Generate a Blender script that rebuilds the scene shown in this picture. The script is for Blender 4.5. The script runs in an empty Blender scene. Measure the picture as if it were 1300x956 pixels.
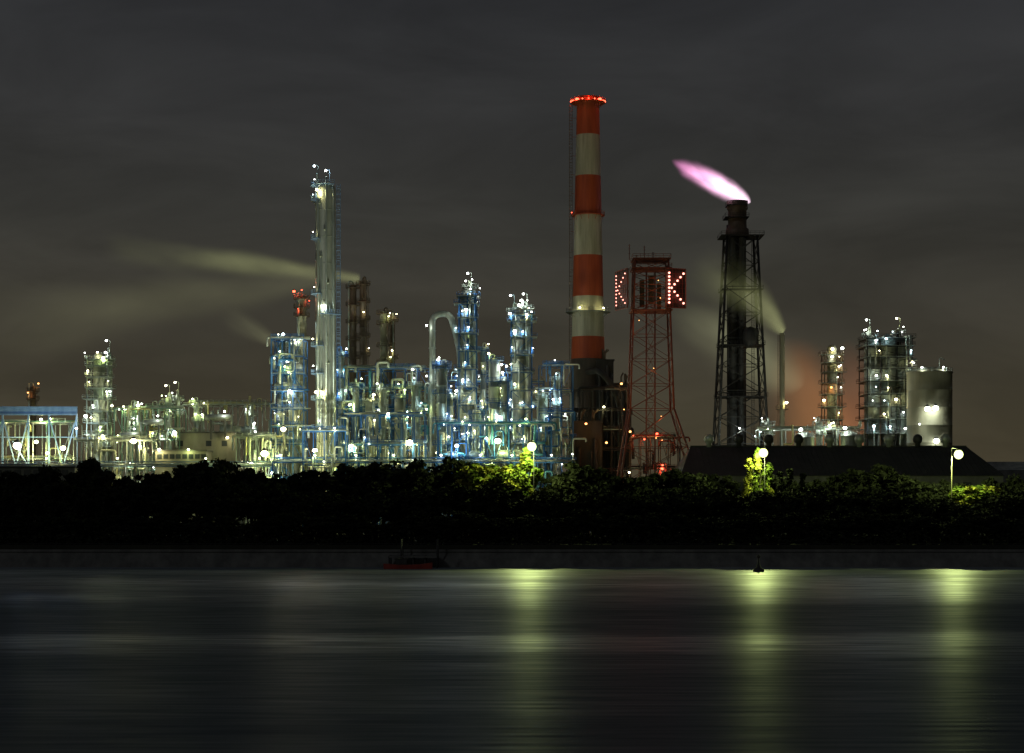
import bpy, math, random
from mathutils import Vector
random.seed(7)
R=random.random
def U(a,b): return a+(b-a)*random.random()
F=2400.0; CH=13.3; HY=640.0; GZ=4.6
def P(px,py,Y): return Vector(((px-650)/F*Y, Y, CH+(HY-py)/F*Y))
def X(px,Y): return (px-650)/F*Y
def Z(py,Y): return CH+(HY-py)/F*Y
def S(Y): return Y/F
sc=bpy.context.scene
col=sc.collection
sc.view_settings.view_transform='Standard'; sc.view_settings.look='None'; sc.view_settings.exposure=0; sc.view_settings.gamma=1

# ---------------------------------------------------------------- materials
M={}
def nodes(name):
    m=bpy.data.materials.new(name); m.use_nodes=True
    nt=m.node_tree; nt.nodes.clear()
    o=nt.nodes.new('ShaderNodeOutputMaterial'); M[name]=m
    return m,nt,o
def paint(name,c1,c2,scale=.4,rough=.5,metal=0.,bump=.2,zst=.25,spec=.5):
    m,nt,o=nodes(name); N=nt.nodes.new; L=nt.links.new
    b=N('ShaderNodeBsdfPrincipled'); tc=N('ShaderNodeTexCoord'); mp=N('ShaderNodeMapping')
    mp.inputs['Scale'].default_value=(1,1,zst)
    L(tc.outputs['Object'],mp.inputs[0])
    n=N('ShaderNodeTexNoise'); n.inputs['Scale'].default_value=scale; n.inputs['Detail'].default_value=6; n.inputs['Roughness'].default_value=.65
    L(mp.outputs[0],n.inputs['Vector'])
    r=N('ShaderNodeValToRGB'); r.color_ramp.elements[0].position=.35; r.color_ramp.elements[1].position=.68
    r.color_ramp.elements[0].color=(*c1,1); r.color_ramp.elements[1].color=(*c2,1)
    L(n.outputs[0],r.inputs[0]); L(r.outputs[0],b.inputs['Base Color'])
    b.inputs['Roughness'].default_value=rough; b.inputs['Metallic'].default_value=metal
    b.inputs['Specular IOR Level'].default_value=spec
    if bump:
        n2=N('ShaderNodeTexNoise'); n2.inputs['Scale'].default_value=scale*6; L(tc.outputs['Object'],n2.inputs['Vector'])
        bp=N('ShaderNodeBump'); bp.inputs['Strength'].default_value=bump; bp.inputs['Distance'].default_value=.1
        L(n2.outputs[0],bp.inputs['Height']); L(bp.outputs[0],b.inputs['Normal'])
    L(b.outputs[0],o.inputs[0]); return m
def emit(name,c,s):
    m,nt,o=nodes(name); e=nt.nodes.new('ShaderNodeEmission'); e.inputs[0].default_value=(*c,1); e.inputs[1].default_value=s
    nt.links.new(e.outputs[0],o.inputs[0]); m.cycles.emission_sampling='NONE'; return m
paint('steel',(.24,.27,.25),(.52,.55,.50),.5,.38,.35)
paint('silver',(.30,.32,.28),(.62,.64,.57),.35,.45,.15,bump=.15,zst=.22)
paint('clad',(.32,.35,.27),(.52,.55,.43),.4,.42,.25)
paint('galv',(.28,.33,.32),(.53,.58,.55),.8,.34,.5)
paint('blue',(.012,.075,.24),(.035,.16,.43),.6,.42,.1)
paint('cyan',(.05,.22,.30),(.11,.34,.42),.6,.42,.1)
paint('paleblue',(.14,.24,.42),(.25,.36,.54),.6,.5,.1)
paint('yellowpipe',(.45,.42,.18),(.6,.56,.3),.6,.5)
paint('greenpipe',(.12,.26,.20),(.20,.36,.28),.6,.5)
paint('dark',(.018,.018,.02),(.045,.043,.042),.5,.6,.1)
paint('brown',(.09,.065,.045),(.17,.12,.08),.5,.55,.1)
paint('tan',(.22,.21,.14),(.32,.30,.21),.3,.6)
paint('rust',(.14,.030,.018),(.25,.055,.03),.8,.6)
paint('chred',(.32,.05,.015),(.54,.10,.028),.35,.65,zst=.12)
paint('chwhite',(.32,.31,.22),(.62,.60,.45),.38,.65,zst=.10)
paint('chdark',(.05,.04,.035),(.10,.08,.065),.3,.7)
paint('concrete',(.08,.08,.077),(.16,.16,.15),.35,.85,zst=.6)
paint('beige',(.22,.21,.17),(.34,.33,.27),.25,.8)
paint('roofing',(.016,.017,.02),(.034,.034,.037),.3,.7,bump=.4)
paint('glass',(.03,.04,.05),(.06,.07,.08),.5,.12)
paint('bark',(.02,.016,.012),(.045,.036,.026),2,.9,bump=0)
paint('soil',(.012,.014,.008),(.03,.03,.018),.15,.95,zst=1)
paint('asphalt',(.03,.03,.03),(.06,.06,.06),.3,.9,zst=1)
paint('boatred',(.22,.03,.02),(.34,.05,.03),.8,.5)
for nm,a,b in (('leafunlit',(.013,.015,.010),(.034,.038,.024)),('leaflitgreen',(.05,.08,.014),(.13,.16,.03)),('leaflitolive',(.12,.12,.02),(.25,.24,.05))):  # darkness and lamp glow put into the leaf colours of unlit and lit trees
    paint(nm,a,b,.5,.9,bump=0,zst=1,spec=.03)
LC={'white':(.90,1,.86),'cool':(.60,.90,1),'blue':(.30,.6,1),'warm':(1,.90,.38),'green':(.82,1,.32),'orange':(1,.42,.12),'red':(1,.09,.04),'pink':(1,.33,.25)}
for k,v in LC.items(): emit('lamp_'+k,tuple(.35*.9+.65*c if k in('white','cool','warm','green') else c for c in v),{'red':7,'orange':6,'pink':4.5,'blue':5}.get(k,20))
emit('lamp_street',(.88,1,.36),3.4)

# ---------------------------------------------------------------- mesh builder
def bend(pts,rad=.8,n=3):
    pts=[Vector(p) for p in pts]; out=[pts[0]]
    for i in range(1,len(pts)-1):
        a,b,c=pts[i-1],pts[i],pts[i+1]
        d1=(a-b); d2=(c-b); r=min(rad,d1.length*.45,d2.length*.45)
        s=b+d1.normalized()*r; e=b+d2.normalized()*r
        for k in range(n+1):
            t=k/n; out.append((1-t)**2*s+2*t*(1-t)*b+t*t*e)
    out.append(pts[-1]); return out
class MB:
    def __init__(s): s.v=[];s.f=[];s.m=[];s.s=[]
    def add(s,vs,fs,mi=0,sm=False):
        o=len(s.v); s.v+=[tuple(v) for v in vs]
        for f in fs: s.f.append(tuple(i+o for i in f)); s.m.append(mi); s.s.append(sm)
        return s
    def box(s,x0,x1,y0,y1,z0,z1,mi=0):
        vs=[(x,y,z) for z in(z0,z1) for y in(y0,y1) for x in(x0,x1)]
        return s.add(vs,[(0,2,3,1),(4,5,7,6),(0,1,5,4),(2,6,7,3),(0,4,6,2),(1,3,7,5)],mi)
    def sweep(s,pts,r,n=6,r1=None,closed=False,mi=0,ph=0.):
        pts=[Vector(p) for p in pts]; k=len(pts)
        if k<2: return s
        vs=[];u=None
        for i,p in enumerate(pts):
            if closed: t=pts[(i+1)%k]-pts[i-1]
            else: t=pts[min(i+1,k-1)]-pts[max(i-1,0)]
            if t.length<1e-6: t=Vector((0,0,1))
            t.normalize()
            if u is None:
                h=Vector((0,0,1)) if abs(t.z)<.9 else Vector((0,1,0)); u=t.cross(h).normalized()
            else:
                u=(u-t*u.dot(t)); 
                if u.length<1e-4: u=t.orthogonal()
                u.normalize()
            w=t.cross(u); rr=r if r1 is None else r+(r1-r)*i/(k-1)
            for j in range(n):
                a=2*math.pi*j/n+ph; vs.append(p+(u*math.cos(a)+w*math.sin(a))*rr)
        fs=[]
        for i in range(k if closed else k-1):
            a=i*n; b=((i+1)%k)*n
            for j in range(n): fs.append((a+j,a+(j+1)%n,b+(j+1)%n,b+j))
        if not closed: fs.append(tuple(range(n-1,-1,-1))); fs.append(tuple((k-1)*n+j for j in range(n)))
        return s.add(vs,fs,mi,n>5)
    def tube(s,a,b,r,r1=None,n=8,mi=0): return s.sweep([a,b],r,n,r1 if r1 is not None else r,mi=mi)
    def beam(s,a,b,w,mi=0): return s.sweep([a,b],w*.7,4,mi=mi,ph=math.pi/4)
    def ring(s,c,rad,r,n=20,k=4,a0=0,a1=None):
        c=Vector(c)
        if a1 is None: return s.sweep([c+Vector((math.cos(2*math.pi*i/n)*rad,math.sin(2*math.pi*i/n)*rad,0)) for i in range(n)],r,k,closed=True)
        return s.sweep([c+Vector((math.cos(a0+(a1-a0)*i/n)*rad,math.sin(a0+(a1-a0)*i/n)*rad,0)) for i in range(n+1)],r,k)
    def lathe(s,c,prof,n=20,mis=None,axis='z',sm=True):
        c=Vector(c); vs=[]
        for r,z in prof:
            for j in range(n):
                a=2*math.pi*j/n
                if axis=='z': vs.append(c+Vector((r*math.cos(a),r*math.sin(a),z)))
                else: vs.append(c+Vector((z,r*math.cos(a),r*math.sin(a))))
        for i in range(len(prof)-1):
            fs=[(i*n+j,i*n+(j+1)%n,(i+1)*n+(j+1)%n,(i+1)*n+j) for j in range(n)]
            if i==0: o=len(s.v); s.v+=[tuple(v) for v in vs]
            for f in fs: s.f.append(tuple(q+o for q in f)); s.m.append(mis[i] if mis else 0); s.s.append(sm)
        s.f.append(tuple(o+j for j in range(n-1,-1,-1))); s.m.append(mis[0] if mis else 0); s.s.append(False)
        s.f.append(tuple(o+(len(prof)-1)*n+j for j in range(n))); s.m.append(mis[-1] if mis else 0); s.s.append(False)
        return s
    def annulus(s,c,r0,r1,t,n=20,a0=0,a1=2*math.pi):
        c=Vector(c);vs=[]
        for i in range(n+1):
            a=a0+(a1-a0)*i/n; d=Vector((math.cos(a),math.sin(a),0))
            vs+=[c+d*r0,c+d*r1,c+d*r1+Vector((0,0,t)),c+d*r0+Vector((0,0,t))]
        fs=[]
        for i in range(n):
            a=i*4;b=a+4
            fs+=[(a,b,b+1,a+1),(a+1,b+1,b+2,a+2),(a+2,b+2,b+3,a+3),(a+3,b+3,b,a)]
        return s.add(vs,fs)
    def ball(s,c,r,n=10,mi=0,sz=1.):
        k=max(4,n//2); return s.lathe(c,[(max(.001,r*math.sin(math.pi*i/k)),-r*sz*math.cos(math.pi*i/k)) for i in range(k+1)],n,[mi]*k)
    def build(s,name,mats,parent=None,origin=None,label=None):
        me=bpy.data.meshes.new(name); L=Vector(parent['_o']) if parent and '_o' in parent else (Vector(origin) if origin else Vector((0,0,0)))
        me.from_pydata([(v[0]-L.x,v[1]-L.y,v[2]-L.z) for v in s.v],[],s.f)
        if isinstance(mats,str): mats=[mats]
        for k in mats: me.materials.append(M[k])
        me.polygons.foreach_set('material_index',s.m); me.polygons.foreach_set('use_smooth',s.s); me.update()
        o=bpy.data.objects.new(name,me); col.objects.link(o); o['_o']=tuple(L)
        if parent: o.parent=parent
        else: o.location=L
        if label: o['label']=label
        return o
def tag(o,label,cat,group=None,kind=None):
    if label:o['label']=label
    if cat:o['category']=cat
    if group:o['group']=group
    if kind:o['kind']=kind
    return o
def thing(name,loc,label,cat,group=None):
    o=bpy.data.objects.new(name,None); o.empty_display_size=1; col.objects.link(o); o.location=loc; o['_o']=tuple(loc)
    return tag(o,label,cat,group)
def struct(mb,name,mat): 
    o=mb.build(name,mat); o['kind']='structure'; return o

# ---------------------------------------------------------------- lamps
LM={}
def lamp_mesh(c,r):
    k=(c,round(r,2))
    if k not in LM:
        mb=MB(); mb.ball((0,0,0),r,10,0,.8); mb.lathe((0,0,0),[(r*1.15,r*.75),(r*.5,r*1.35),(.05,r*1.6)],8,[1,1]); mb.tube((0,0,r*1.5),(0,r*2.2,r*1.8),.07,n=4,mi=1)
        o=mb.build('lamp',['lamp_'+c,'dark']); LM[k]=o.data; bpy.data.objects.remove(o)
    return LM[k]
NL=[0]
LD={}
def point(parent,p,c,w,rad=.3):
    k=(c,round(w),rad)
    if k not in LD:
        d=bpy.data.lights.new('lamp_light','POINT'); d.energy=w; d.color=LC[c]; d.shadow_soft_size=rad; LD[k]=d
    o=bpy.data.objects.new('lamp_light',LD[k]); col.objects.link(o); NL[0]+=1
    L=Vector(parent['_o']) if parent else Vector((0,0,0)); o.location=Vector(p)-L
    if parent:o.parent=parent
def lamp(parent,p,c='white',w=300,r=.34,light=True,off=(0,-.25,-.7)):
    if not isinstance(c,str): c=random.choice(c)
    p=Vector(p); o=bpy.data.objects.new('lamp',lamp_mesh(c,r)); col.objects.link(o); o.location=p-Vector(parent['_o']); o.parent=parent
    if r>.52 and off==(0,-.25,-.7): off=(0,.9,-r-.5)
    if light: point(parent,p+Vector(off),c,w)

# ---------------------------------------------------------------- generators
def rail_ring(mb,c,rad,a0=0,a1=None,n=20,h=1.15):
    for hh in (h*.55,h): mb.ring(Vector(c)+Vector((0,0,hh)),rad,.055,n,4,a0,a1)
    aa=(2*math.pi if a1 is None else a1-a0)
    for i in range(n if a1 is None else n+1):
        a=a0+aa*i/n; q=Vector(c)+Vector((rad*math.cos(a),rad*math.sin(a),0)); mb.tube(q,q+Vector((0,0,h)),.05,n=4)
def rail_box(mb,x0,x1,y0,y1,z,h=1.15,st=2.):
    for hh in (h*.55,h):
        for a,b in (((x0,y0),(x1,y0)),((x1,y0),(x1,y1)),((x1,y1),(x0,y1)),((x0,y1),(x0,y0))): mb.tube((*a,z+hh),(*b,z+hh),.055,n=4)
    k=max(2,int((x1-x0)/st))
    for i in range(k+1):
        x=x0+(x1-x0)*i/k
        for y in (y0,y1): mb.tube((x,y,z),(x,y,z+h),.05,n=4)
def ladder(x,y,z0,z1,dx=.32,cage=1,th=.09):
    mb=MB()
    for s in(-1,1): mb.beam((x+s*dx,y,z0),(x+s*dx,y,z1),th)
    z=z0
    while z<z1: mb.tube((x-dx,y,z),(x+dx,y,z),th*.4,n=4); z+=.7*th/.09
    if cage:
        z=z0+2.5
        while z<z1-.2:
            mb.sweep([(x-dx,y,z),(x-dx-.12,y-.45,z),(x,y-.75,z),(x+dx+.12,y-.45,z),(x+dx,y,z)],th*.45,4); z+=1.6
        for a in(-.44,0,.44): mb.tube((x+a,y-.5-(.25 if a==0 else 0),z0+2.5),(x+a,y-.5-(.25 if a==0 else 0),z1),.035,n=4)
    return mb
def column(label,px,yt,w,Y,plats,c='white',mat='steel',side=1,pw=260,pipes=2,dome=True,name='distillation_column',cat='column',group=None,pr=1.25,topc=None,pm='galv',seed=None,lampf=1.,flanges=True,big=False):
    if seed is not None: random.seed(seed)
    x=X(px,Y); zt=Z(yt,Y); r=w/2*S(Y); H=zt-GZ
    t=thing(name,(x,Y,GZ),label,cat,group); C=Vector((x,Y,GZ))
    mb=MB()
    prof=[(r*1.12,0),(r*1.1,.6),(r,1.2)]
    z=prof[-1][1]+3
    while z<H-r-1:
        if flanges: prof+=[(r,z-.15),(r+.10,z-.12),(r+.10,z+.12),(r,z+.15)]
        z+=U(5,9)
    prof+=[(r,H-r*.8)]
    if dome: prof+=[(r*.93,H-r*.45),(r*.7,H-r*.2),(r*.35,H-.05),(r*.12,H)]
    else: prof+=[(r,H-.3),(r*1.12,H-.25),(r*1.12,H),(r*.85,H),(r*.8,H-1.5)]
    mb.lathe(C,prof,24); mb.build('shell',mat,t)
    for py in plats:
        full=True
        if isinstance(py,tuple): py,a0,a1=py; full=False
        zz=Z(py,Y); rr=r
        pb=MB(); rl=MB()
        if full: pb.annulus((x,Y,zz),rr+.01,rr+pr,.16,20); rail_ring(rl,(x,Y,zz+.16),rr+pr-.06,n=14); aa=[k*math.pi/3 for k in range(6)]
        else: pb.annulus((x,Y,zz),rr+.01,rr+pr+.5,.16,12,a0,a1); rail_ring(rl,(x,Y,zz+.16),rr+pr+.44,a0,a1,8); aa=[a0,(a0+a1)/2,a1]
        for a in aa:
            d=Vector((math.cos(a),math.sin(a),0)); pb.beam(Vector((x,Y,zz-1.1))+d*rr,Vector((x,Y,zz))+d*(rr+pr-.2),.09)
        pf=pb.build('platform',pm,t); rl.build('railing',pm,pf)
        n=1 if random.random()<.65 else 2
        for k in range(n):
            if R()>lampf: continue
            a=U(-math.pi*.95,-math.pi*.05) if full else U(a0,a1); q_=R()**2
            lamp(t,(x+math.cos(a)*(rr+pr*.9),Y+math.sin(a)*(rr+pr*.9),zz+U(2.1,2.7)),c,pw*(.4+1.6*q_),.17+.32*q_)
    if side:
        if big: ladder(x+side*(r+1.0),Y-.8,GZ+2,zt-.5,.55,1,.17).build('ladder',pm,t)
        else: ladder(x+side*(r+.35),Y-.5,GZ+2,zt-.5).build('ladder',pm,t)
    if big:
        for a,ra,z1_ in((-2.3,.30,zt-6),(-1.95,.22,zt-22),(-.75,.34,zt-2),(-1.1,.20,zt-38)):
            d=Vector((math.cos(a),math.sin(a),0)); off=r+ra+.12
            MB().sweep(bend([Vector((x,Y,z1_))+d*(r*.6),Vector((x,Y,z1_))+d*off,Vector((x,Y,GZ+3))+d*off],.8),ra,8).build('pipe','galv',t)
        zz=GZ+9
        while zz<zt-4:
            MB().ring((x,Y,zz),r+.04,.09,24,4).build('stiffener_ring','steel',t)
            a=U(-2.2,-.9); q=Vector((x,Y,zz+2))+Vector((math.cos(a),math.sin(a),0))*(r-.1); d=Vector((math.cos(a),math.sin(a),0)); MB().tube(q,q+d*.7,.42,n=12).build('manhole','clad',t); zz+=8.3
    for k in range(pipes):
        a=U(-2.8,-.35); ra=U(.16,.34); d=Vector((math.cos(a),math.sin(a),0)); off=r+ra+.25
        zh=zt-U(0,1)*H*.5 if k else zt
        pts=[Vector((x,Y,zt-.3)),Vector((x,Y,zt+1.2)),Vector((x,Y,zt+1.2))+d*off,Vector((x,Y,GZ+2))+d*off] if k==0 else [Vector((x,Y,zh))+d*(r*.6),Vector((x,Y,zh))+d*off,Vector((x,Y,GZ+U(1,8)))+d*off]
        MB().sweep(bend(pts,1.),ra,8).build('pipe',random.choice([pm,'galv','steel','clad']),t)
    if topc:
        mb=MB(); q=Vector((x+r*.4,Y-.4,zt)); mb.sweep(bend([q,q+Vector((0,0,4)),q+Vector((-1.1,0,4))],.6),.09,5); mb.build('lamp_arm',pm,t)
        lamp(t,q+Vector((-1.2,-.1,3.7)),topc,pw,.36)
    return t
def rack(label,px0,px1,yt,Y,bays,levels,c='white',fm='blue',pms=('galv','steel','blue','clad'),depth=12,nl=8,pw=260,nh=4,nv=8,name='pipe_rack',cat='pipe rack',seed=1,group=None,up=0,brace=.5,drums=0,lr=(.15,.62),zb=None,bw=.32):
    random.seed(seed)
    x0,x1=X(px0,Y),X(px1,Y); zt=Z(yt,Y); y0,y1=Y-depth/2,Y+depth/2; zb=GZ if zb is None else zb
    t=thing(name,((x0+x1)/2,Y,zb),label,cat,group)
    fr=MB(); br=MB(); xs=[x0+(x1-x0)*i/bays for i in range(bays+1)]; zs=[zb+(zt-zb)*(k+1)/levels for k in range(levels)]
    for x in xs:
        for y in(y0,y1): fr.beam((x,y,zb),(x,y,zt),bw)
        for z in zs: fr.beam((x,y0,z),(x,y1,z),bw*.75)
    for z in zs:
        for y in(y0,y1): fr.beam((x0,y,z),(x1,y,z),bw*.8)
    for i in range(bays):
        for k in range(levels):
            if R()<brace:
                za=zb if k==0 else zs[k-1]; a,b=((xs[i],y0-.02,za),(xs[i+1],y0-.02,zs[k])) if R()<.5 else ((xs[i],y0-.02,zs[k]),(xs[i+1],y0-.02,za))
                br.beam(a,b,bw*.5)
    fr.build('frame',fm,t)
    if br.v: br.build('brace',fm,t)
    for k,z in enumerate(zs):
        if R()<.7:
            a,b=sorted((U(x0,x1),U(x0,x1))); 
            if b-a<4: a,b=x0,x1
            w=MB(); w.box(a,b,y0-1.2,y0-.2,z+.15,z+.3); rl=MB(); rail_box(rl,a,b,y0-1.15,y0-.25,z+.3,st=1.8)
            wo=w.build('walkway','galv',t); rl.build('railing',fm,wo)
        for j in range(nh):
            y=y0+depth*(j+.5)/nh*.9; ra=U(.16,.5); a,b=x0-U(-2,1.5),x1+U(-2,1.5)
            if R()<.4: a=U(x0,(x0+x1)/2)
            if R()<.4: b=U((x0+x1)/2,x1)
            zz=z+ra+.35; pts=[(a,y,zz),(b,y,zz)]
            if R()<.5: pts=[(a,y,zz-U(2,5))]+pts
            if R()<.5: pts=pts+[(b,y,zz+U(-4,3))]
            MB().sweep(bend(pts,.9),ra,8).build('pipe',random.choice(pms),t)
    for j in range(nv):
        x=U(x0,x1); y=y0-U(.4,1.6); za=U(zb+2,zt-3); zc=za+U(3,9); zc=min(zc,zt+up*R()); ra=U(.14,.42); sx=random.choice((-1,1))*U(1.5,5)
        pts=random.choice(([(x,y,za),(x,y,zc),(x,y+3,zc)],[(x+sx,y,za),(x,y,za),(x,y,zc),(x,y+4,zc)],[(x,y+3,za),(x,y,za),(x,y,zc),(x+sx,y,zc),(x+sx,y,zc-U(1,3))]))
        MB().sweep(bend(pts,.7),ra,8).build('pipe',random.choice(pms),t)
    for j in range(int(up>0)*random.randint(2,4)):
        x=U(x0,x1); y=U(y0,y1); h=up*U(.4,1); ra=U(.12,.3); sx=random.choice((-1,1))
        MB().sweep(bend([(x,y,zt-2),(x,y,zt+h),(x+sx*1.4,y,zt+h),(x+sx*1.4,y,zt+h-1.3)],.7),ra,8).build('vent_pipe',random.choice(pms),t)
    for j in range(drums):
        z=random.choice(zs[:-1] or zs); x=U(x0+3,x1-3); r=U(.9,1.7); l=U(2.5,6.); zz=z+r+.5; y=y0+1.6
        mb=MB(); mb.lathe((x,y,zz),[(.1,-l/2-r*.5),(r*.7,-l/2-r*.35),(r,-l/2),(r,l/2),(r*.7,l/2+r*.35),(.1,l/2+r*.5)],16,axis='x')
        for s in(-.3,.3): mb.box(x+s*l-.2,x+s*l+.2,y-r*.7,y+r*.7,z+.12,zz-r*.6)
        mb.tube((x,y,zz+r*.8),(x,y,zz+r+.9),.2); mb.build('drum',random.choice(('steel','clad','galv')),t)
    for j in range(nl):
        z=random.choice(zs+[zb+2]); k_=R()**5; lamp(t,(U(x0,x1),y0-U(.8,2.6),z+U(-1.2,2.2)),c,pw*(.3+5.5*k_),lr[0]+(lr[1]-lr[0])*(.15*R()+.85*k_))
    return t
def lattice(mb,cx,cy,z0,z1,w0,w1,lv,rl,rb,geo=1.0,sh=0.):
    def W(z): return w0+(w1-w0)*(z-z0)/(z1-z0)
    zs=[z0+(z1-z0)*(k/lv)**geo for k in range(lv+1)]
    cs=((-1,-1),(1,-1),(1,1),(-1,1))
    def pt(k,z): w=W(z)/2; return Vector((cx+sh*(z1-z)/(z1-z0)+cs[k%4][0]*w,cy+cs[k%4][1]*w,z))
    for k in range(4): mb.tube(pt(k,z0),pt(k,z1),rl,rl*.8,n=6)
    for i in range(lv):
        for k in range(4):
            mb.beam(pt(k,zs[i]),pt(k+1,zs[i+1]),rb); mb.beam(pt(k+1,zs[i]),pt(k,zs[i+1]),rb); mb.beam(pt(k,zs[i+1]),pt(k+1,zs[i+1]),rb)
def caged(label,px,w,yt,Y,levels,c,cols,mat='steel',fm='blue',seed=3,pw=260,nl=2,name='distillation_tower',cat='tower',npipe=9,keep=.55):
    random.seed(seed); x=X(px,Y); r=w/2*S(Y); zt=Z(yt,Y)
    t=thing(name,(x,Y,GZ),label,cat)
    fr=MB(); zs=[Z(p,Y) for p in levels]
    for sx in(-1,1):
        for sy in(-1,1): fr.beam((x+sx*r,Y+sy*r,GZ),(x+sx*r,Y+sy*r,zs[0]+1),.34)
    for i,z in enumerate(zs):
        zn=zs[i+1] if i+1<len(zs) else GZ
        for s in(-1,1):
            fr.beam((x-r,Y+s*r,z),(x+r,Y+s*r,z),.26); fr.beam((x+s*r,Y-r,z),(x+s*r,Y+r,z),.26)
        s=1 if i%2 else -1
        fr.beam((x-s*r,Y-r-.03,z),(x+s*r,Y-r-.03,zn),.16); fr.beam((x+r,Y-s*r,z),(x+r,Y+s*r,zn),.16)
    fr.build('frame',fm,t)
    for z in zs:
        e=U(.3,1.8); e2=U(.3,1.8)
        mb=MB(); mb.box(x-r-e,x+r+e2,Y-r-1,Y+r,z+.14,z+.32); rl=MB(); rail_box(rl,x-r-e+.05,x+r+e2-.05,Y-r-.95,Y+r,z+.32,st=1.6)
        d=mb.build('deck','galv',t); rl.build('railing',fm,d)
        for k in range(nl):
            if k and R()>keep: continue
            q_=R()**2; lamp(t,(x+U(-r-e,r+e2),Y-r-U(.3,1),z+U(1.8,2.6)),c,pw*(.35+1.8*q_),.17+.38*q_)
    for (dx,ww,yy) in cols:
        rr=ww/2*S(Y); H=Z(yy,Y)-GZ; mb=MB(); pr=[(rr,0)]; z=4
        while z<H-rr-1: pr+=[(rr,z-.15),(rr+.10,z-.12),(rr+.10,z+.12),(rr,z+.15)]; z+=U(5,8)
        pr+=[(rr,H-rr*.7),(rr*.8,H-rr*.3),(rr*.3,H)]
        mb.lathe((x+dx*S(Y),Y,GZ),pr,20).build('vessel',mat,t)
    for k in range(npipe):
        xx=x+U(-r,r); ra=U(.16,.36); za=U(GZ+3,zt-6); zb=za+U(4,14); zb=min(zb,zs[0]+1)
        MB().sweep(bend([(xx,Y,zb),(xx,Y-r-.5,zb),(xx,Y-r-.5,za),(xx+U(-3,3),Y-r-.5,za)],.7),ra,8).build('pipe',random.choice(('galv','steel',fm,'clad')),t)
    return t

# ---------------------------------------------------------------- setting
g=MB(); g.box(-6000,6000,-300,9000,-2.0,-1.0); struct(g,'seabed','soil')
lb=MB(); lb.box(-3500,3500,401.2,9000,-.9,GZ-.02); struct(lb,'ground','soil')
rd=MB(); rd.box(-1500,1500,560,760,GZ-.015,GZ); struct(rd,'plant_yard','asphalt')
# water: dark, smooth, with reflection bands painted into the gloss colour, broken by noise
m,nt,o=nodes('water'); N=nt.nodes.new; L=nt.links.new
tc=N('ShaderNodeTexCoord')
def nz(scale,sx,sy,det=4):
    mp=N('ShaderNodeMapping'); mp.inputs['Scale'].default_value=(sx,sy,1); L(tc.outputs['Object'],mp.inputs[0])
    n=N('ShaderNodeTexNoise'); n.inputs['Scale'].default_value=scale; n.inputs['Detail'].default_value=det; L(mp.outputs[0],n.inputs['Vector']); return n
def MT(op,a,b_,cl=False):
    q=N('ShaderNodeMath'); q.operation=op; q.use_clamp=cl
    for i,v in enumerate((a,b_)):
        if isinstance(v,(int,float)): q.inputs[i].default_value=v
        else: L(v,q.inputs[i])
    return q.outputs[0]
gl=N('ShaderNodeBsdfGlossy'); df=N('ShaderNodeBsdfDiffuse'); df.inputs[0].default_value=(.10,.125,.14,1)
ad=N('ShaderNodeAddShader')
sp=N('ShaderNodeSeparateXYZ'); L(tc.outputs['Object'],sp.inputs[0])
n1=nz(1,.012,.05,4); n3=nz(1,.008,.02,2)
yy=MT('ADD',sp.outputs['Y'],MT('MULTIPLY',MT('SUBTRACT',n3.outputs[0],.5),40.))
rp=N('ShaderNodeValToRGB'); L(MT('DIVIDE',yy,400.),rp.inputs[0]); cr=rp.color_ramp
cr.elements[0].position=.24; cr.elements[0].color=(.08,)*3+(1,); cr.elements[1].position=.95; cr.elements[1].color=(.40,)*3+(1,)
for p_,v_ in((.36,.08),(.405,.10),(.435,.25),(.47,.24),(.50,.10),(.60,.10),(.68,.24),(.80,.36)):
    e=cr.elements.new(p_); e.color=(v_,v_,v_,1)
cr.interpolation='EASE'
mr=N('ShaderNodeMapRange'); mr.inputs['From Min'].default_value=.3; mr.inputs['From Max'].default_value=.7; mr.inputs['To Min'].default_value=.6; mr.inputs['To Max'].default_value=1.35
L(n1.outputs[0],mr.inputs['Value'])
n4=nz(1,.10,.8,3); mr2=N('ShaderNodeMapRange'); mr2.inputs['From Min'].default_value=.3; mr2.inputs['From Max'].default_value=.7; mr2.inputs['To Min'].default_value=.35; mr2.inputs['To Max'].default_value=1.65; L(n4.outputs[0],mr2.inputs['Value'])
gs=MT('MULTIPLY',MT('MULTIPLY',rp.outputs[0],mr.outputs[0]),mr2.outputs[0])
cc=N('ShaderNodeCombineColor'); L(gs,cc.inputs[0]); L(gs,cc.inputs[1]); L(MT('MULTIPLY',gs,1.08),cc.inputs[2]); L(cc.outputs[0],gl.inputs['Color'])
gl.inputs['Roughness'].default_value=.36
n2=nz(1,.08,.6,5); bp=N('ShaderNodeBump'); bp.inputs['Strength'].default_value=.35; bp.inputs['Distance'].default_value=.14
L(n2.outputs[0],bp.inputs['Height']); L(bp.outputs[0],gl.inputs['Normal']); L(gl.outputs[0],ad.inputs[0]); L(df.outputs[0],ad.inputs[1]); L(ad.outputs[0],o.inputs[0])
w=MB(); w.add([(-2500,-200,0),(2500,-200,0),(2500,401.5,0),(-2500,401.5,0)],[(0,1,2,3)]); struct(w,'water','water')

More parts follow.
